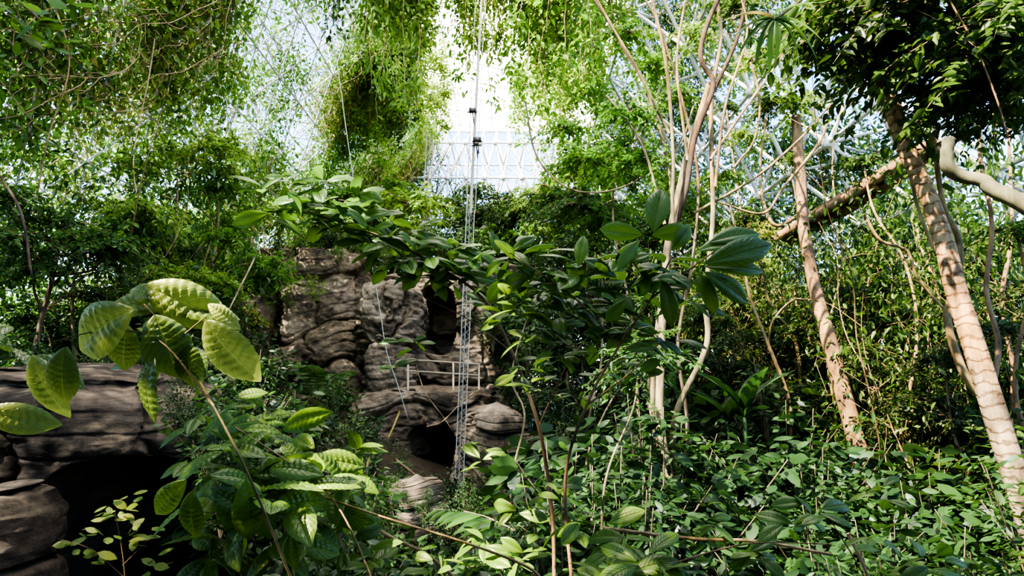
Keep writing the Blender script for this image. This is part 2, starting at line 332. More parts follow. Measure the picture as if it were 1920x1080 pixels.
rk('boulder','pale round weathered stone with a flat top',722,832,895,1025,12,.5,[(0,.6),(.1,.85),(.35,1.0),(.52,1.02),(.6,.86),(.75,.84),(.93,.90),(.97,.86),(1,0)],sq=2.3,seed=21,freq=2.5,big=.08,amp=.06,gro=.04,mat='rock3')
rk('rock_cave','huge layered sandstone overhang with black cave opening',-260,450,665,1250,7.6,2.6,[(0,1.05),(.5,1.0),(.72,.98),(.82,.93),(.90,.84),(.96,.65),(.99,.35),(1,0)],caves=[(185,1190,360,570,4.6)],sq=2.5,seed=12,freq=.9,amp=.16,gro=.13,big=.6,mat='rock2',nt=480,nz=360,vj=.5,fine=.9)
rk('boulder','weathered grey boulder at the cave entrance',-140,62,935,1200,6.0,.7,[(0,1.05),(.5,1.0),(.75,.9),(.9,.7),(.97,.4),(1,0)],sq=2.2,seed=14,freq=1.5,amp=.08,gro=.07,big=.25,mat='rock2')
# ================================================================ PLANT PROTOTYPES
def rdir(n,zs=1.0,zb=0):
    v=rng.normal(size=(n,3)); v[:,2]=v[:,2]*zs+zb; return nrm(v)
def clump(mat,R=1.4,ntw=28,per=32,L=.185,w=.45,droop=.6,flat=.7):
    B=Buf()
    for d in rdir(ntw,.6,.25):
        ln=R*rng.uniform(.6,1.1); t=np.linspace(0,1,6)[:,None]; P=d*ln*t*np.array([1,1,flat])+np.array([0,0,-droop*.6])*t**2*ln
        tube(B,P,.012,.004,3,1)
        k=rng.uniform(.15,1,per); pos=np.stack([np.interp(k,t[:,0],P[:,c]) for c in range(3)],1)
        tg=nrm(P[-1]-P[0]); sd=nrm(np.cross(tg,[0,0,1])); sg=np.where(rng.random(per)<.5,1,-1)[:,None]
        dr=tg*.6+sd*sg+rng.normal(0,.35,(per,3))+np.array([0,0,-droop*.6]); nm=np.array([0,0,1])+rng.normal(0,.45,(per,3))
        LL=L*rng.uniform(.6,1.2,per); leaves(B,pos+rng.normal(0,.05,(per,3)),dr,nm,LL,LL*w)
    return B.mesh('foliage',[mat,'twig'])
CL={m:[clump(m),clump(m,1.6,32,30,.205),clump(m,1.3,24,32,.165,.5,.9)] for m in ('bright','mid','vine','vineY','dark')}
def climber(mat,n=1500,sz=4.2,ns=34,dry='dry',Lr=(.12,.26)):
    Lf=Buf();St=Buf(); C=rng.uniform(-sz/2,sz/2,(40,2)); 
    c=C[rng.integers(0,40,n)]+rng.normal(0,.38,(n,2)); dep=rng.uniform(-.1,1.2,n)
    pos=np.stack([c[:,0],dep,c[:,1]],1); dr=rng.normal(0,.6,(n,3))+np.array([0,.3,-.7]); nm=rng.normal(0,.6,(n,3))+np.array([0,.9,.5])
    L=rng.uniform(*Lr,n); leaves(Lf,pos,dr,nm,L,L*.54)
    for i in range(ns):
        x=rng.uniform(-sz/2,sz/2); z=rng.uniform(-sz/4,sz/2); l=rng.uniform(1.,3.8); dx=rng.normal(0,.35); dz=-1 if rng.random()<.6 else rng.uniform(-.6,.5)
        P=[[x,rng.uniform(0,1.2),z]]
        for s in range(7): P.append([P[-1][0]+dx*l/3+rng.normal(0,.2),np.clip(P[-1][1]+rng.normal(0,.15),-.1,1.5),P[-1][2]+dz*l/7+rng.normal(0,.1)])
        tube(St,smooth(P,2),rng.uniform(.006,.018),.005,4)
    return [('stem',St.mesh('stem',[dry])),('foliage',Lf.mesh('foliage',[mat]))]
CG=[climber('vine',2200,ns=60),climber('bright',2100,ns=50),climber('vineY',2100,ns=80),climber('vine',2000,ns=80)]
CR=[climber('mid',1700,ns=35,dry='pale'),climber('vine',1400,ns=40),climber('mid',1000,ns=45,dry='pale'),climber('mid',1500,ns=40)]
def curtain(mat,ln=9,wd=1.1,ns=12,per=210,L=.25):
    Lf=Buf();St=Buf()
    for i in range(ns):
        x,y=rng.normal(0,wd*.45,2); l=ln*rng.uniform(.4,1); t=np.linspace(0,1,12)
        P=np.stack([x+np.cumsum(rng.normal(0,.08,12)),y+np.cumsum(rng.normal(0,.08,12)),-l*t],1)
        tube(St,P,.02,.008,4)
        cc=rng.uniform(.05,1,11); k=np.clip(cc[rng.integers(0,11,per)]+rng.normal(0,.05,per),0,1); pos=np.stack([np.interp(k,t,P[:,c]) for c in range(3)],1)
        an=rng.uniform(0,2*np.pi,per); out=np.stack([np.cos(an),np.sin(an),0*an],1); off=rng.uniform(0,.42,(per,1))
        LL=L*rng.uniform(.6,1.2,per); leaves(Lf,pos+out*off,out*.7+np.array([0,0,-.7])+rng.normal(0,.35,(per,3)),out+rng.normal(0,.4,(per,3))+np.array([0,0,.5]),LL,LL*.52)
    return [('stem',St.mesh('stem',['dry'])),('foliage',Lf.mesh('foliage',[mat]))]
CU=[curtain('bright'),curtain('vine',9,1.4,14,190),curtain('vine',9,.9,11,200),curtain('mid',8,1,11,200)]
def shrub(mat,H=1.5,R=1.0,ns=14,per=34,L=.17,w=.45,tm=MED):
    Lf=Buf();St=Buf()
    for i in range(ns):
        a=rng.uniform(0,2*np.pi); r=R*rng.uniform(.1,.9); h=H*rng.uniform(.5,1)*(1-.25*(r/R)**2)
        P=smooth([[0,0,0],[r*.3*math.cos(a),r*.3*math.sin(a),h*.5],[r*.8*math.cos(a),r*.8*math.sin(a),h*.85],[r*math.cos(a),r*math.sin(a),h]],4)
        tube(St,P,.009,.003,4); t=np.linspace(0,1,len(P))
        k=rng.uniform(.2,1,per); pos=np.stack([np.interp(k,t,P[:,c]) for c in range(3)],1)
        an=rng.uniform(0,2*np.pi,per); out=np.stack([np.cos(an),np.sin(an),rng.normal(-.15,.45,per)],1)
        LL=L*rng.uniform(.5,1.3,per); leaves(Lf,pos+out*rng.uniform(0,.16,(per,1)),out,np.array([0,0,1])+rng.normal(0,.5,(per,3)),LL,LL*w,tm)
    return [('stem',St.mesh('stem',['twig'])),('foliage',Lf.mesh('foliage',[mat]))]
def frondplant(mat,nf=11,ln=1.5,ll=.3,nl=22,up=.9,w=.14):
    Lf=Buf();St=Buf()
    for i in range(nf):
        a=i*2.4+rng.normal(0,.2); u=up*rng.uniform(.6,1.3); l=ln*rng.uniform(.75,1.1); t=np.linspace(0,1,10)
        r=l*(.75*t+.15*t**2); z=l*(u*t-.75*t**2)+.05
        P=np.stack([r*math.cos(a),r*math.sin(a),z],1); tube(St,P,.014,.004,4)
        k=np.repeat(np.linspace(.15,.99,nl),2); sg=np.tile([1,-1],nl)[:,None]; pos=np.stack([np.interp(k,t,P[:,c]) for c in range(3)],1)
        g=np.gradient(P,axis=0); tg=nrm(np.stack([np.interp(k,t,g[:,c]) for c in range(3)],1)); sd=np.array([-math.sin(a),math.cos(a),0])
        LL=ll*np.sin(np.pi*(k*.85+.1))**.6; leaves(Lf,pos,tg*.5+sd*sg+np.array([0,0,-.2])+rng.normal(0,.06,(len(k),3)),np.cross(sd,tg)*-1+0*pos,LL,LL*w*1.6)
    return [('stem',St.mesh('stem',['twig'])),('frond',Lf.mesh('frond',[mat]))]
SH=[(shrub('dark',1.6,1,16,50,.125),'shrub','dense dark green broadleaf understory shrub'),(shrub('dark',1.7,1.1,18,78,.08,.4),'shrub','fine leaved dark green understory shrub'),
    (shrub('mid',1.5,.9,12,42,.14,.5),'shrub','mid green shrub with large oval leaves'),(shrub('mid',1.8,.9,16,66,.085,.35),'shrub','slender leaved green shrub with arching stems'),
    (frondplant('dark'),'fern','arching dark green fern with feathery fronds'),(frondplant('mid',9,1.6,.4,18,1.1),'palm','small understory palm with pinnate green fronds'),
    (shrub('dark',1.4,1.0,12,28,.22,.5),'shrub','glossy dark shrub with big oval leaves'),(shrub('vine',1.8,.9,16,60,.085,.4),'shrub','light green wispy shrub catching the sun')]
def thicket(n=8,H=9,R=1.4,bark='pale',m=1900):
    St=Buf()
    for i in range(n):
        x,y=rng.normal(0,R*.5,2); h=H*rng.uniform(.5,1); P=[[x,y,0]]; dx,dy=rng.normal(0,.2,2)
        for s in range(8): P.append([P[-1][0]+dx+rng.normal(0,.24),P[-1][1]+dy+rng.normal(0,.24),h*(s+1)/8])
        tube(St,smooth(P,3),rng.uniform(.012,.032),.007,5,0,.2)
        for b in range(3):
            p=P[rng.integers(2,8)]; a=rng.uniform(0,6.28); l=rng.uniform(.6,2.4)
            tube(St,smooth([p,[p[0]+math.cos(a)*l*.6,p[1]+math.sin(a)*l*.6,p[2]+l*.3],[p[0]+math.cos(a+.6)*l,p[1]+math.sin(a+.6)*l,p[2]+l*rng.uniform(-.1,1.0)]],3),.009,.004,4)
    L=Buf(); pos=np.stack([rng.normal(0,R*.9,m),rng.normal(0,R*.9,m),H*rng.uniform(.05,.8,m)],1); LL=rng.uniform(.12,.24,m)
    leaves(L,pos,rng.normal(0,.7,(m,3))+[0,0,-.5],rng.normal(0,.5,(m,3))+[0,0,1],LL,LL*.47)
    return [('stem',St.mesh('stem',[bark])),('foliage',L.mesh('foliage',['mid']))]
TK=[thicket(8),thicket(8,9,1.7,'brown'),thicket(7,9,1.2,'pale')]
def treeproto(mat,bark,H=9,r=.1,nb=8,cr=2.2,cs=1.0):
    T=Buf(); P=[[0,0,0]]
    for i in range(6): P.append([P[-1][0]+rng.normal(0,.22),P[-1][1]+rng.normal(0,.22),H*(i+1)/6])
    P=smooth(P,5); tube(T,P,r,r*.35,9,0,.12); parts=[('trunk',T.mesh('trunk',[bark]))]; fol=[]
    for b in range(nb):
        k=rng.uniform(.35,.98); p=P[int(k*(len(P)-1))]; a=rng.uniform(0,2*np.pi); l=cr*rng.uniform(.5,1)
        e=p+np.array([math.cos(a)*l,math.sin(a)*l,l*rng.uniform(.1,.9)]); mid=(p+e)/2+rng.normal(0,.2,3)
        Bb=Buf(); tube(Bb,smooth([p,mid,e],5),r*.4,r*.12,6,0,.1); parts.append(('branch',Bb.mesh('branch',[bark]))); fol.append((e,random.choice(CL[mat]),rng.uniform(.7,1.15)*cs,rng.uniform(0,6)))
    fol.append((P[-1],random.choice(CL[mat]),cs,0)); return parts,fol
def placetree(tp,label,loc,rz=0,sc=1,name='tree',group=None):
    e=place(tp[0],name,label,'tree',loc,rz,sc,group)
    for (p,me,s,r) in tp[1]: part(e,'foliage',me,None,p,r,s)
    return e
TB=[treeproto('bright','pale'),treeproto('bright','brown',10,.12,9),treeproto('vine','pale',8,.08,8)]
TM=[treeproto('mid','pale',9,.09,9),treeproto('mid','brown',10,.12,10),treeproto('dark','brown',8,.1,10)]
TY=[treeproto('vineY','brown',9,.08,8),treeproto('vine','dry',10,.07,8)]
# ================================================================ WALL CLIMBERS
def climb(side,y,z,pr,label,s=1):
    if side<0: x=-21+14.5*z/ZT+.15; rx=-.525
    else: x=24-18*z/ZT-.1; rx=-.62
    rz=(-math.pi/2 if side<0 else math.pi/2)
    place(pr,'climbing_vine',label,'vine',(x,y,z),rz+random.uniform(-.12,.12),random.uniform(.9,1.25)*s,group='climbers on the space frame walls',rx=rx)
lg=['sunlit yellow green climber covering the white space frame','tangled leafy climber with dry hanging stems on the frame']
for i in range(165):
    y=random.uniform(5,46); z=random.uniform(2.2,24)
    climb(-1,y,z,CG[i%4],lg[i%2])
for i in range(90):
    y=random.uniform(10,46); z=2+21*random.random()**1.6
    climb(1,y,z,CR[i%4],'green and brown climber threaded through the white struts')
for i in range(34):
    x=random.uniform(-16,19); z=19*random.random()**1.2+2
    if abs(x)<3.5 and z>12 and random.random()<.5: continue
    place(CR[i%4],'climbing_vine','sparse climber hanging on the end wall frame','vine',(x,46.8,z),math.pi+random.uniform(-.1,.1),1.25,group='climbers on the space frame walls')
for i,(px,pb,d,k,s) in enumerate([(700,240,22,2,.9),(765,262,23,2,.9),(735,180,26,2,.9),(800,110,27,3,.8),(850,140,22,0,.8),(898,190,22,1,.8),(940,150,22,2,.85),(870,100,24,3,.8),
     (1000,225,23,0,1.1),(1045,250,22,2,1.1),(1095,190,24,1,1.0),(1020,190,27,3,1.1),(1140,160,26,2,1.0),(690,260,30,0,1),(750,290,31,3,1.1),(790,230,33,1,.9),(720,340,34,2,1.1),(650,330,32,0,1.1),
     (1080,280,30,0,1.1),(1035,300,34,1,1.1),(640,120,20,3,.7),(1060,180,20,0,1.0),(1110,300,32,0,1.0),(990,280,36,0,1.0),(810,300,38,1,.9)]):
    b=W(px,pb,d); ztop=ZT-.15
    if b[0]<-6.3: ztop=(b[0]+21)/14.5*ZT-.6
    if b[0]>5.8: ztop=(24-b[0])/18*ZT-.6
    L=ztop-b[2]
    if L<1: continue
    place(CU[k],'hanging_vine','leafy green vine curtain hanging from the glass roof','vine',(b[0],b[1],ztop),random.uniform(0,6),(1.1*s,1.1*s,max(.55,L/8.6)),group='vine curtains hanging from the roof')
# ================================================================ TREES (generic)
def tz(px,d): 
    p=W(px,700,d); return p[0],p[1],th(p[0],p[1])
def gt(tp,lst,label,group):
    for (px,top,d,k) in lst:
        x,y,z=tz(px,d); H=W(px,top,d)[2]-z
        zmax=((x+21-3.2)/14.5*ZT) if x<0 else ((24-3.2-x)/18*ZT)
        H=min(H,zmax-z); 
        if H<3: continue
        placetree(tp[k],label,(x,y,z),random.uniform(0,6),H/9.6,group=group)
gt(TB,[(560,330,33,0),(640,280,34,1),(700,320,35,2),(400,330,20,0),(320,420,17,2),(720,280,38,0),(480,380,33,1),(520,330,36,0),(760,350,37,2),(1340,450,27,0),(1450,470,25,2),(1260,400,30,1),(1040,330,38,0),(830,400,40,2),(1100,340,36,1),(600,240,38,0),(660,260,41,1)],'slender tree with bright green drooping foliage','bright green trees')
gt(TM,[(60,430,13,1),(180,420,15,0),(260,400,18,2),(20,300,16,0),(870,400,36,0),(940,390,37,1),(1040,380,32,0),(1110,330,28,1),(1080,450,24,2),(1170,380,30,0),(900,410,40,1),(1000,360,40,0),(1220,430,34,1),(1290,420,33,0),(980,480,31,2),(1130,480,26,1)],'slim tree with mid green leafy crown','mid green trees')
gt(TY,[(210,60,19,1),(330,100,22,0),(440,60,25,1),(150,250,22,0),(1420,400,26,0),(1340,400,31,1),(280,200,19,1),(400,200,24,1)],'thin pale stemmed tree with yellow green leaves','thin yellow green trees')
gt(TM,[(1700,530,15,2),(1850,540,13,2),(1600,540,19,1),(1760,480,19,0),(1380,540,24,2),(1300,480,26,0),(1900,450,16,1),(1480,530,22,2),(1200,560,20,2),(1080,600,19,2),(1660,500,22,1),(1550,520,26,2),(1820,460,18,2),(1440,580,18,2),(1560,600,16,2),(1340,620,17,2),(1680,640,12.5,2),(1790,600,11,2),(1500,540,19,0),(1420,520,23,1),(1880,540,14,0),(1730,550,17,1),(1310,560,19,0),(1620,480,24,0),(1700,460,20,1),(1780,440,16,0),(1460,500,20,0),(1370,580,19,1)],'added tree out of view, its dense crown shades the foreground','shaded trees')
for (px,d,k,top) in [(1380,20,0,300),(1600,17,0,300),(1690,15,1,220),(1850,13,2,120),(1900,15,1,120),(1650,20,2,220),(1130,24,0,350),(200,17,1,120),(350,19,2,150),(1740,12,0,220),(1500,18,2,300)]:
    x,y,z=tz(px,d); H=W(px,top,d)[2]-z; zmax=((x+21-2.2)/14.5*ZT) if x<0 else ((24-2.2-x)/18*ZT); H=min(H,zmax-z)
    place(TK[k],'thicket','tangle of thin pale bent stems with few leaves','thicket',(x,y,z-.1),random.uniform(0,6),(H/9*.8,H/9*.8,H/9),group='thin stem thickets')
# ================================================================ HERO TREES
def herotree(name,label,stems,fol=(),group=None,wob=.3):
    base=W(*stems[0][1][0])
    e=thing(name,label,'tree',base,group)
    for i,(pn,pts,r0,r1,mt) in enumerate(stems):
        B=Buf(); P=np.array([W(*p) for p in pts]); P=smooth(P,7); kk=len(P)//4+2
        for c in (0,1): P[:,c]+=np.interp(np.linspace(0,1,len(P)),np.linspace(0,1,kk),rng.normal(0,r0*wob,kk))
        tube(B,smooth(P[::2],3) if len(P)>6 else P,r0,r1,12,0,.12)
        part(e,pn,B.mesh(pn,[mt],base))
    for (px,py,d,m,s) in fol:
        part(e,'foliage',random.choice(CL[m]),None,W(px,py,d)-base,random.uniform(0,6),s)
    return e
herotree('palm_tree','sunlit ringed tan trunk leaning beside tangled stems',[('trunk',[(2010,1250,7.6),(1925,960,7.8),(1840,690,8),(1780,490,8.2),(1720,320,8.4),(1672,190,8.6),(1640,60,8.8),(1610,-80,9)],.155,.09,'ring')],
  [(1640,60,8.5,'mid',.9),(1720,90,8.5,'mid',1),(1800,60,8,'mid',1.1),(1850,130,7.6,'mid',1),(1780,180,8.4,'mid',.6),(1900,30,7,'mid',1),(1680,10,7.5,'dark',1),(1880,200,7.6,'mid',.6),(1600,-20,8,'mid',1),(1900,120,8.5,'dark',.9)],wob=.1)
herotree('leaning_tree','smooth brown trunk leaning between green shrubs',[('trunk',[(1650,960,12.4),(1620,880,12.6),(1560,660,13.2),(1520,500,14),(1500,340,14.6),(1490,200,15)],.19,.11,'brown'),
  ('branch',[(1505,400,14.6),(1450,420,14.5),(1425,330,15),(1440,200,15)],.05,.03,'pale')],[(1490,190,15,'vine',.7),(1440,190,15,'mid',.5)],wob=.1)
herotree('multi_stem_tree','tall multi stemmed tree with pale yellow bark',[
  ('trunk',[(1270,1010,11),(1255,900,11),(1238,740,11),(1245,560,11.1),(1255,440,11.2),(1290,290,11.3),(1335,155,11.4)],.085,.055,'pale'),
  ('branch',[(1255,440,11.2),(1275,390,11.2),(1300,270,11.2),(1335,160,11.2),(1312,95,11.2),(1360,-30,11.2)],.06,.045,'darkbark'),
  ('stem',[(1285,1000,11.2),(1262,800,11.3),(1325,650,11.3),(1322,560,11.3),(1338,400,11.4),(1332,200,11.4),(1352,60,11.4),(1330,-60,11.4)],.06,.035,'pale'),
  ('stem',[(1250,980,11.4),(1222,760,11.4),(1240,560,11.5),(1262,380,11.6),(1225,200,11.6),(1165,80,11.5),(1095,-30,11.5)],.05,.03,'pale'),
  ('stem',[(1262,430,11),(1262,300,11),(1250,120,11),(1215,-30,11)],.035,.028,'pale'),
  ('stem',[(1275,980,11.5),(1290,800,11.6),(1270,640,11.6),(1300,470,11.7),(1305,300,11.8),(1240,60,11.8),(1190,-30,11.8)],.035,.022,'brown'),
  ('stem',[(1245,420,11.4),(1215,300,11.4),(1180,230,11.4),(1130,170,11.4)],.03,.018,'pale'),
  ('branch',[(1332,300,11.3),(1400,200,11.5),(1480,80,11.6),(1500,-20,11.6)],.03,.02,'pale'),
  ('branch',[(1290,300,11.2),(1270,120,11),(1290,-30,11)],.03,.022,'pale'),
  ('branch',[(1255,250,11.2),(1190,120,11),(1130,20,11),(1100,-40,11)],.027,.018,'pale'),
  ('branch',[(1340,350,11.2),(1360,200,11),(1400,60,11),(1380,-40,11)],.027,.018,'pale'),
  ('branch',[(1300,400,11.4),(1420,330,11.6),(1520,240,12),(1560,190,12)],.027,.018,'pale'),
  ('branch',[(1338,170,11.4),(1385,60,11.3),(1400,-40,11.3)],.04,.03,'darkbark')],
  [(1180,210,11.5,'bright',.6),(1100,300,13,'bright',.8),(1200,300,12,'bright',.7),(1180,60,12,'bright',.7),(1350,330,12,'bright',.5),(1130,400,14,'bright',.8),(1060,240,14,'bright',.7),(1270,180,12.5,'bright',.6),(1380,20,12,'mid',.7),(1480,60,12,'dark',.6),(1240,420,12.5,'mid',.6),(1080,380,14,'mid',.8),(1160,330,15,'bright',.9),(1230,120,14,'bright',.7),(1420,110,14,'vine',.7),(1300,60,14,'vine',.7),(1400,250,14,'vine',.5)])
herotree('twisted_tree','twisted pale trunk winding beside the ringed trunk',[('trunk',[(2000,1100,8.8),(1930,900,8.9),(1855,770,9),(1800,680,9),(1775,590,9.1),(1800,520,9.1),(1795,440,9.2),(1770,380,9.2),(1750,250,9.4)],.07,.035,'pale'),
  ('branch',[(1855,770,9),(1870,650,9.2),(1850,540,9.4),(1860,420,9.6),(1840,280,9.8),(1850,120,10)],.04,.025,'brown'),('branch',[(1800,520,9.1),(1740,440,9.4),(1700,300,9.5),(1690,200,9.6)],.03,.02,'pale')])
herotree('limb_tree','thick curved mossy green limb with smooth bark',[('branch',[(2060,520,5.6),(1960,425,5.7),(1910,385,5.8),(1850,345,5.9),(1795,325,6),(1768,290,6),(1772,262,6)],.09,.055,'green')])
for (pts,r,mt) in [([(1480,760,15),(1440,640,15),(1400,520,15.5),(1410,400,16)],.055,'pale'),([(1500,770,17),(1490,640,17),(1440,560,17),(1420,450,17)],.055,'pale'),
   ([(1515,760,18),(1520,640,18),(1490,560,18),(1505,450,18.5),(1480,300,19)],.05,'brown'),([(1130,980,8),(1140,880,8),(1190,760,8.2),(1200,660,8.4)],.02,'pale'),
   ([(1200,830,13),(1185,600,13),(1150,420,13),(1160,280,13.5)],.04,'pale'),([(1690,800,12),(1720,640,12),(1700,500,12.3),(1640,400,12.5),(1620,300,13)],.04,'pale'),
   ([(1900,700,12),(1880,560,12),(1900,420,12),(1890,240,12.5),(1910,100,13)],.05,'brown'),([(1780,700,14),(1760,560,14),(1720,420,14.5),(1760,300,15),(1730,120,15)],.045,'pale'),
   ([(1570,800,16),(1550,640,16),(1580,480,16.5),(1560,300,17),(1600,120,17)],.04,'pale'),([(1630,860,15),(1640,700,15),(1625,560,15),(1650,430,16)],.03,'pale'),
   ([(1220,1000,12),(1230,850,12),(1215,700,12),(1225,560,12.2)],.045,'pale'),([(1085,900,14),(1110,760,14),(1130,640,14),(1125,420,15)],.04,'brown'),
   ([(1100,860,12),(1130,780,12),(1180,700,12.2)],.03,'pale'),([(1400,700,20),(1370,560,20),(1390,420,20),(1360,200,21)],.055,'pale'),([(1920,820,10),(1900,700,10),(1925,560,10),(1905,430,10.3)],.045,'brown'),
   ([(960,900,13),(985,780,13),(960,700,13),(1000,560,13.5)],.03,'pale')]:
    pts=[(pts[0][0],pts[0][1]+120,pts[0][2])]+pts
    herotree('sapling','thin pale bent stem rising from the understory',[('trunk',pts,r,r*.5,mt)],[(pts[-1][0],pts[-1][1],pts[-1][2],'mid',.6)],group='thin stems in the understory')
for pts,r,d,mt in [([(985,190),(1005,290),(1060,350),(1130,360),(1200,335),(1270,280),(1300,200)],.02,12,'pale'),([(1590,0),(1650,130),(1720,260),(1790,330)],.02,9,'brown'),([(1780,0),(1830,90),(1870,190),(1890,260)],.012,7,'brown'),
    ([(1360,0),(1420,160),(1415,260),(1370,330),(1380,430),(1430,500)],.025,13,'pale'),([(1560,180),(1540,260),(1470,350),(1430,400),(1350,380)],.035,14,'pale'),([(1620,400),(1650,450),(1700,470),(1720,520),(1770,580)],.03,11,'pale'),
    ([(780,690),(800,740),(830,780),(850,810)],.02,21,'brown'),([(800,800),(830,790),(870,750),(900,730)],.025,21,'pale'),([(740,860),(790,900),(830,930)],.03,14,'brown'),([(880,870),(920,920),(960,980)],.03,14,'brown'),
    ([(640,940),(720,1000),(800,1040),(860,1090)],.012,4,'pale'),([(100,0),(130,120),(90,260),(60,420)],.02,14,'brown'),([(300,0),(280,140),(250,300),(270,420)],.02,17,'dry'),([(480,480),(440,560),(400,640)],.02,14,'dry'),
    ([(1540,620),(1500,560),(1450,600),(1440,660)],.03,16,'pale'),([(0,330),(40,400),(60,520)],.02,9,'darkbark'),([(1130,990),(1300,1010),(1420,1015),(1560,1040)],.01,3.6,'pale'),([(1590,1000),(1610,1040),(1640,1110)],.01,3.2,'dry')]:
    B=Buf(); P=smooth([W(x,y,d) for x,y in pts],7); tube(B,P,r,r*.8,8,0,.1); o=P[0]
    solo('liana',B.mesh('liana',[mt],o),'thin woody liana looping between the trees','vine',o,group='lianas')
# ================================================================ UNDERSTORY
def lim(px):
    return float(np.interp(px,[0,380,440,520,700,745,760,850,1010,1060,1200,1400,1600,1920],[1000,980,740,690,800,860,940,950,910,700,670,600,620,580]))
cnt=0; tries=0
while cnt<290 and tries<4000:
    tries+=1
    y=random.uniform(4.5,32) if random.random()<.8 else random.uniform(5,12); x=random.uniform(-.95,.98)*(.85*y+1)
    g=th(x,y); px,_=proj((x,y,4)); l=lim(px)+random.uniform(0,160)*(1.2 if y<14 else .5)
    if y<11 and px>1030: l=max(l,random.uniform(720,920))
    if px<440 and y>6.4 and y<14: continue
    if px<420 and y<6.4: continue
    if 640<px<1030 and y>19.0: continue
    if abs(px-860)<25 and abs(y-18)<.6: continue
    if 1520<px<1700 and y<12.8: l=max(l,850)
    if abs(px-780)<60 and y<12.8 : l=max(l,980)
    zt=W(px,l,y)[2]; s=min((zt-g)/1.6,random.uniform(1.4,3.2) if y>9 else random.uniform(1.2,2.4))
    if s<.5: continue
    s=min(s,y*.26)
    pr,nm,lb=SH[random.choice([0,1,2,3,4,5,6,0,1,6,0,3,4,5])]
    place(pr,nm,lb,nm,(x,y,g-.05),random.uniform(0,6.28),s,group='understory plants'); cnt+=1
for (px,py,d,k,s) in [(560,455,28,3,1.4),(620,440,28,0,1.3),(520,460,27,1,1.1),(660,455,29,2,1.4),(720,475,28,3,1.2),(840,460,31,0,1.8),(900,450,31,2,1.8),(760,470,30,1,1.4),(925,600,25,3,1.4),(935,640,26,0,1.4),(950,720,23,1,1.1),(975,760,21,0,1.0),
     (540,670,23,4,1.5),(600,690,22,5,1.3),(640,730,21,2,1.1),(560,740,19,4,1.5),(500,690,20,0,1.5),(620,780,18,3,1.2),(680,800,19,6,.9),(700,840,17,1,1.0),(560,800,15,0,1.3),(650,850,14,3,1.1),(470,680,22,1,1.4),(960,560,26,0,1.8),(985,620,25,2,1.9),(1000,700,22,3,1.7),(1030,640,24,0,2),
     (590,540,25.8,7,.8),(540,560,25.8,3,.8),(430,640,20,1,1.6),(400,680,15,0,1.2),(300,680,11,1,.8),(200,675,11,3,.8),(80,675,11,0,.8),(440,740,9,2,.9),(400,705,10.5,6,.9),(430,800,7.2,2,.8),(450,860,6.4,0,.9),(420,900,6.0,3,.6),(470,780,9,1,1.2),(340,760,7.3,1,.5),
     (690,900,15,1,1),(750,880,16,3,.7),(850,920,15,0,.8),(910,930,14,1,.9),(880,960,12,3,.7),(960,900,16,2,1),(700,960,11,3,.7),(850,980,10,1,.6),(640,470,25.9,3,.8),(480,600,25,0,.9),(500,520,26,1,.9),(740,930,11,3,.4),(800,950,10.5,1,.4),(905,860,18.5,3,.5),(1000,850,18,1,.8)]:
    p=W(px,py,d); pr,nm,lb=SH[k]; place(pr,nm,lb,nm,p-np.array([0,0,s*.9]),random.uniform(0,6),s,group='plants growing on the rocks')
def banana(px,py,d,s):
    p=W(px,py,d); p[2]=max(th(p[0],p[1]),p[2]-2.4*s)
    e=thing('banana_plant','banana plant with broad paddle leaves among shrubs','plant',p,'banana plants')
    B=Buf(); tube(B,[[0,0,0],[.03,0,.8*s],[0,.03,1.5*s]],.07*s,.04*s,8); part(e,'stem',B.mesh('stem',['mid']))
    for i in range(5):
        B=Buf(); a=i*2.4; leaves(B,[0,0,1.4*s],[math.cos(a)*.4,math.sin(a)*.4,rng.uniform(1.1,1.9)],[math.cos(a)*-.6,math.sin(a)*-.6,1],1.3*s,.34*s,LONG); part(e,'leaf',B.mesh('leaf',['mid']))
for a in [(1390,690,13,1.0),(1360,720,15,.9)]: banana(*a)
# ================================================================ MAST, ROPES, RAILING, BEAM
def mast(pb,pt,d,w,label):
    a=W(*pb,d);b=W(*pt,d); e=thing('lattice_mast',label,'mast',a); ax=nrm(b-a); L=np.linalg.norm(b-a)
    offs=[np.array([math.cos(t),math.sin(t),0])*w for t in (-.4,1.7,3.8)]
    for o in offs:
        B=Buf(); tube(B,[a+o,b+o],w*.11,w*.11,6); part(e,'leg',B.mesh('leg',['alu'],a))
    B=Buf(); n=int(L/(w*1.6))
    for i in range(n):
        for k in range(3):
            p=a+ax*L*i/n+offs[k]; q=a+ax*L*(i+1)/n+offs[(k+1)%3]; tube(B,[p,q],w*.055,w*.055,4)
    part(e,'lacing',B.mesh('lacing',['alu'],a)); return e,a
e,a=mast((856,1010),(882,395),18,.135,'tall slender triangular lattice mast with zigzag lacing')
B=Buf(); p0,p1=W(882,400,18),W(906,-60,18); tube(B,[p0,p1],.045,.035,8); part(e,'pole',B.mesh('pole',['alu'],a))
B=Buf(); tube(B,[p0+[.14,0,0],p1+[.1,0,0]],.012,.012,5);tube(B,[p0-[.12,0,0],p1-[.2,0,0]],.012,.012,5); part(e,'cable',B.mesh('cable',['rope'],a))
for (px,py,h) in [(886,207,.08),(895,262,.09),(893,270,.05)]:
    B=Buf(); c=W(px,py,17.95); box(B,c,(h*1.3,.07,h*.7)); tube(B,[c-[.16,0,.05],c+[.16,0,-.05]],.02,.02,6); tube(B,[c,c+[0.05,0,-.45]],.02,.015,6); part(e,'pulley_block',B.mesh('pulley_block',['darkm'],a))
mast((797,470),(806,255),33,.22,'distant pale lattice mast rising behind the rocks')
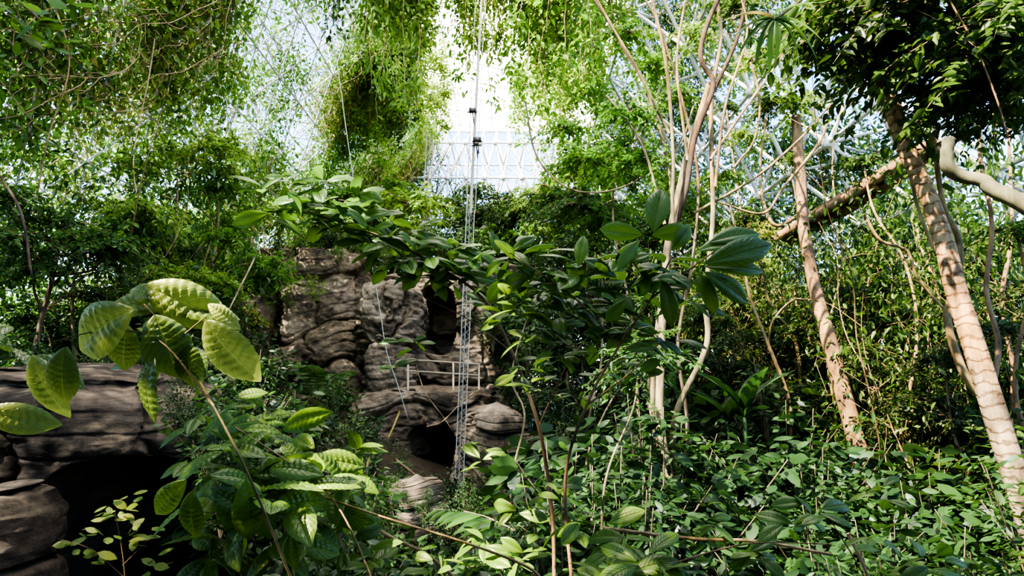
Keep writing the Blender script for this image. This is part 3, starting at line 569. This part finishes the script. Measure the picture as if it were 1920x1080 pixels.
for pts,d,r,mt,lb in [([(606,-30),(632,120),(650,250),(665,350)],15,.012,'rope','pale rope hanging from the roof'),([(698,500),(712,580),(725,660),(745,720),(765,785)],22,.018,'rope','pale rope draped down the rock pillar'),
     ([(750,770),(738,800),(728,822)],21.5,.035,'yel','yellow strap hanging beside the cave'),([(840,240),(870,330),(880,420)],18,.01,'rope','thin stay cable beside the mast')]:
    B=Buf(); P=smooth([W(x,y,d) for x,y in pts],6); tube(B,P,r,r,6); solo('rope' if mt=='rope' else 'strap',B.mesh('rope',[mt],P[0]),lb,'rope',P[0])
a=W(765,720,22.3); e=thing('railing','pale wooden railing along the rock ledge','railing',a)
for y0 in (678,699):
    B=Buf(); tube(B,[W(762,y0-4,22.3),W(900,y0+5,22.3)],.03,.03,8); part(e,'rail',B.mesh('rail',['bamboo'],a))
for x in (765,850,898):
    B=Buf(); tube(B,[W(x,732,22.3),W(x,674+(x-762)*.06,22.3)],.034,.032,8); part(e,'post',B.mesh('post',['bamboo'],a))
a=W(1465,445,18); b=W(1760,265,14); e=thing('walkway_beam','weathered brown plank walkway beam suspended among the struts','beam',a)
ax=nrm(b-a); sd=nrm(np.cross(ax,[0,0,1])); up=np.cross(sd,ax); R=np.stack([ax,sd,up],1); L=np.linalg.norm(b-a)
for s in (-.22,0,.22):
    B=Buf(); box(B,(a+b)/2+sd*s,(L/2,.1,.05),0,R); part(e,'plank',B.mesh('plank',['plank'],a,False))
for t in np.linspace(.03,.97,9):
    B=Buf(); box(B,a+(b-a)*t-up*.12,(.06,.36,.08),0,R); part(e,'crossbar',B.mesh('crossbar',['plank'],a,False))
for s in (-.33,.33):
    B=Buf(); tube(B,smooth([a+sd*s-up*.1,(a+b)/2+sd*s-up*.16,b+sd*s-up*.1],5),.15,.13,8,0,.3); part(e,'side_log',B.mesh('side_log',['plank'],a))
# ================================================================ FOREGROUND BROADLEAF PLANTS
def rosette(B,p,n,L,w=.42,tm=BIG,lift=.1):
    n=int(n*1.4)
    for i in range(n):
        a=i*2.399+rng.uniform(0,.6); d=np.array([math.cos(a),math.sin(a)*.8,rng.uniform(-.5,.6)+lift])
        l=L*rng.uniform(.7,1.15); leaves(B,p+nrm(d)*L*.1+rng.normal(0,.03,3),d,np.array([0,-.55,1])+rng.normal(0,.4,3),l,l*w,tm)
def branchplant(name,label,stems,ros,hand=(),lm='fore',sm='brown',tm=BIG,group=None,w=.45):
    base=W(*stems[0][0][0]); e=thing(name,label,'plant',base,group)
    for pts,r in stems:
        B=Buf(); tube(B,smooth([W(*p) for p in pts],8),r*.62,r*.25,8,0,.1); part(e,'stem',B.mesh('stem',[sm],base))
    B=Buf()
    for (px,py,d,n,L) in ros: rosette(B,W(px,py,d),n,L,w,tm)
    for h in hand:
        bx,by,tx,ty,d,wr,tilt=h; a=W(bx,by,d); b=W(tx,ty,d-.02); L=np.linalg.norm(b-a)*1.05
        leaves(B,a,b-a+np.array([0,tilt*.3*L,0]),np.array([rng.normal(0,.3),-1,.35+rng.normal(0,.3)]),L,L*wr,tm)
    part(e,'foliage',B.mesh('foliage',[lm],base)); return e
branchplant('arching_branch','arching sapling branch with dark glossy broad leaves',
  [([(1040,1100,4.2),(1035,960,4.2),(1010,800,4.1),(960,660,4.1),(905,560,4),(830,505,3.9),(740,455,3.8),(650,420,3.7),(560,395,3.6)],.022),([(960,660,4.1),(880,600,4),(800,560,4)],.008),([(740,455,3.8),(690,390,3.8),(610,370,3.8),(520,350,3.7)],.007),([(1010,800,4.1),(1060,690,4),(1110,620,4)],.009)],
  [(540,345,3.6,5,.2),(490,355,3.6,4,.18),(510,400,3.6,5,.2),(600,350,3.7,6,.2),(580,410,3.6,6,.2),(620,390,3.7,6,.2),(660,370,3.8,6,.2),(650,420,3.7,6,.22),(690,450,3.7,6,.2),(700,410,3.8,6,.2),(720,460,3.7,6,.22),(760,470,3.8,6,.22),(800,480,3.8,7,.22),(840,500,3.9,6,.22),(790,520,3.9,5,.2),(880,510,4,7,.24),(860,540,4,5,.2),(930,530,4,7,.24),(770,640,4.1,4,.14),(740,690,4.1,4,.14),(910,570,4.2,6,.2),(840,460,3.9,5,.2),(740,500,3.9,5,.2),(780,440,3.9,5,.2),(900,480,4,6,.2)])
branchplant('broadleaf_sapling','dark green sapling with large glossy leaves in whorls',
  [([(1075,1120,3.4),(1060,900,3.4),(1100,760,3.3),(1160,650,3.3),(1220,560,3.2),(1260,480,3.2)],.016),([(1160,650,3.3),(1090,570,3.3),(1010,510,3.3),(950,470,3.3)],.009),([(1220,560,3.2),(1300,500,3.1),(1370,450,3.1)],.009),([(1100,760,3.3),(1180,700,3.3),(1240,640,3.3)],.008)],
  [(960,480,3.4,7,.2),(1010,520,3.4,7,.2),(1060,510,3.4,7,.2),(1100,500,3.3,6,.22),(980,580,3.5,6,.18),(1040,600,3.5,6,.18),(1100,580,3.4,7,.2),(1150,560,3.3,7,.22),(1200,540,3.3,6,.2),(1180,620,3.4,6,.18),(1130,650,3.4,6,.17),(1240,640,3.3,5,.16),(1050,670,3.5,5,.16),(1200,690,3.4,5,.14),(1290,530,3.1,5,.18),(1010,720,3.6,4,.15),(1290,570,3.2,5,.17),
   (990,640,3.6,6,.16),(950,600,3.7,6,.16),(1010,560,3.6,7,.18),(1070,560,3.6,7,.18),(970,540,3.6,6,.18),(1140,700,3.6,5,.14),(980,690,3.8,5,.14),(1080,740,3.8,4,.13),(1240,500,3.2,6,.2),(1160,500,3.3,6,.2)],
  [(1225,435,1240,348,3.1,.5,0),(1205,440,1130,428,3.1,.45,0),(1200,450,1155,495,3.1,.42,0),(1222,440,1295,432,3.1,.45,0),(1320,495,1460,445,3,.34,0),(1330,455,1425,418,3.1,.42,0),(1320,510,1415,556,3,.42,0),(1310,470,1385,440,3.1,.45,0),(1085,500,1092,440,3.2,.42,0),(935,480,928,432,3.3,.45,0),(960,470,1000,440,3.3,.42,0),(1240,520,1275,605,3.1,.42,0),(1175,560,1140,600,3.1,.45,0),(1320,500,1440,490,3.05,.32,0),(1260,470,1300,420,3.1,.45,0),(1310,510,1350,580,3.05,.4,0)])
branchplant('corrugated_plant','plant with large pale green corrugated ribbed leaves',
  [([(560,1120,2.3),(470,900,2.2),(400,760,2.2),(330,640,2.15),(270,570,2.1)],.008),([(400,760,2.2),(300,640,2.1),(200,620,2.1),(100,640,2.1)],.006),([(330,640,2.15),(390,590,2.1)],.006)],
  [(300,570,2.25,3,.15),(20,650,2.5,5,.2),(330,650,2.3,4,.17),(250,620,2.35,4,.16),(380,660,2.4,3,.16)],
  [(250,580,92,650,2.05,.62,0),(290,590,330,690,2.1,.72,0),(385,600,452,712,2.05,.55,0),(125,650,88,752,2.05,.6,0),(290,670,228,780,2.1,.62,0),(240,610,215,690,2.15,.7,0),(270,535,395,590,2.2,.55,0),(60,665,80,782,2.1,.45,0),(390,570,440,600,2.2,.45,0),(-30,770,65,800,2.0,.5,0),(350,640,350,720,2.15,.6,0),(200,585,290,545,2.2,.5,0),(300,560,230,530,2.2,.5,0),(310,575,420,560,2.25,.45,0)],
  'corr','green',BIGC)
branchplant('broadleaf_bush','low bush with drooping serrated dark leaves',
  [([(1020,1120,2.7),(1000,1070,2.7),(880,1020,2.7),(720,970,2.7),(560,915,2.7),(460,870,2.7)],.011),([(720,1140,2.6),(640,960,2.6),(560,880,2.6),(440,800,2.6)],.007),([(560,915,2.7),(470,960,2.6),(380,960,2.6)],.006)],
  [(470,890,2.6,6,.22),(440,840,2.7,6,.2),(520,830,2.9,6,.2),(590,860,2.8,5,.2),(500,960,2.5,5,.24),(570,930,2.6,5,.22),(400,940,2.8,5,.2),(640,900,3,5,.18),(430,760,3.1,5,.16),(370,800,3.1,4,.14),(480,790,3.2,6,.16),(560,790,3.4,6,.16),(440,990,2.8,6,.2),(620,960,3,6,.18),(540,1020,2.8,6,.2),(660,850,3.6,6,.16),(400,1050,2.8,6,.18),(340,880,3,4,.15)],
  [(350,900,265,975,2.4,.45,0),(360,920,345,1015,2.4,.5,0),(545,1000,530,1075,2.4,.5,0),(460,900,480,1010,2.4,.55,0)],'fore','pale',BIGC,None,.5)
branchplant('broadleaf_bush','bush of wide dark leaves above bare thin twigs',
  [([(1120,1200,2.6),(1150,1080,2.6),(1170,1000,2.6)],.008),([(1260,1200,2.4),(1230,1080,2.4)],.008),([(1700,1250,2.8),(1620,1080,2.8),(1560,980,2.8)],.008),([(1250,1060,3.2),(1400,1020,3.2),(1560,1020,3.2)],.008)],
  [(1170,1000,2.6,5,.16),(1220,1060,2.4,5,.17),(1150,1070,2.5,5,.17),(1540,960,2.8,4,.17),(1640,1010,2.8,4,.15),(1480,1000,2.9,4,.15),(980,960,3.4,6,.15),(1040,920,3.6,5,.15),(900,860,3.8,5,.16),(820,1060,3.2,6,.14),(900,1030,3.1,6,.15),(640,1010,3,5,.16),(1660,930,3.2,4,.15),(1750,1060,2.8,5,.15),(1330,980,3.6,5,.14),(1420,1040,3.3,5,.14),(700,1050,3,6,.16),(980,1040,3,6,.15),(1070,990,3.2,6,.15)])
branchplant('lime_sapling','small yellow green sapling in front of the dark cave',
  [([(240,1150,3),(230,1040,3),(215,960,3)],.006),([(230,1080,3),(170,1030,3),(110,1010,3)],.004),([(230,1060,3),(290,1000,3)],.004)],
  [(215,955,3,6,.08),(180,985,3,5,.08),(240,1000,3,5,.08),(130,1015,3,5,.07),(190,1040,3,5,.08),(270,1000,3,5,.08),(255,940,3,4,.07),(290,1060,3,5,.08)],(),'lime','twig',MED,None,.5)
e=thing('bromeliad','cluster of long green and red strap leaves','plant',W(1450,40,4)); B=Buf()
for (tx,ty) in [(1370,15),(1560,45),(1545,15),(1400,70),(1440,95),(1480,85),(1540,70),(1380,-20),(1500,-30),(1370,45)]:
    a=W(1452,38,4); b=W(tx,ty,3.9); l=np.linalg.norm(b-a); leaves(B,a,b-a,[0,-.4,1],max(l,.2),.05,LONG)
part(e,'leaf',B.mesh('leaf',['strap'],W(1450,40,4))); B=Buf(); tube(B,smooth([W(1700,-120,4.4),W(1560,-40,4.2),W(1452,38,4)],6),.012,.008,7); part(e,'stem',B.mesh('stem',['brown'],W(1450,40,4)))
branchplant('overhanging_branch','dark leafy branch hanging down into view',[([(-80,-80,5),(20,-10,5),(90,50,5)],.03),([(20,-10,5),(150,-10,5)],.02)],[(20,20,5,7,.22),(70,40,5,7,.2),(95,80,5,6,.18),(130,10,5,6,.2),(30,70,5,5,.18),(0,120,5,5,.18)],(),'fore','brown',MED)
for (x,y,s) in [(-4,-1,1.25),(0,-2,1.4),(7,0,1.3),(-8,0,1.3),(-11,-1,1.4),(4,-2.5,1.3)]:  # trees added out of view to keep the sun off the near plants
    placetree(TM[2],'added tree out of view, its dense crown shades the foreground',(x,y,th(x,y)),random.uniform(0,6),(s,s,1.75),group='shaded trees')
# ================================================================ LIGHT & CAMERA
wd=bpy.data.worlds.new('World'); S.world=wd; wd.use_nodes=True; N=wd.node_tree.nodes; L=wd.node_tree.links
sk=N.new('ShaderNodeTexSky'); sk.sky_type='NISHITA'; sk.sun_disc=False; sk.sun_elevation=math.radians(50); sk.sun_rotation=math.radians(200); sk.air_density=1.4; sk.dust_density=.1; sk.ozone_density=2
bg=N['Background']; L.new(sk.outputs[0],bg.inputs[0]); bg.inputs[1].default_value=1.45
sl=bpy.data.lights.new('sun','SUN'); sl.energy=88; sl.angle=math.radians(.6); sl.color=(1,.74,.46); so=bpy.data.objects.new('sun',sl); COL.objects.link(so)
so.rotation_euler=Vector((.50,.42,-.80)).to_track_quat('-Z','Y').to_euler(); so.location=(0,0,40)
try:
    S.view_settings.view_transform='AgX'; S.view_settings.look='AgX - High Contrast'
except Exception as ex: print('look',ex)
cd=bpy.data.cameras.new('camera'); cd.sensor_width=36; cd.lens=F/1920*36; cd.clip_end=500; co=bpy.data.objects.new('camera',cd); COL.objects.link(co)
co.location=(0,0,CAMZ); co.rotation_euler=(math.pi/2+PITCH,0,0); S.camera=co
print('shrubs',cnt,'tries',tries)
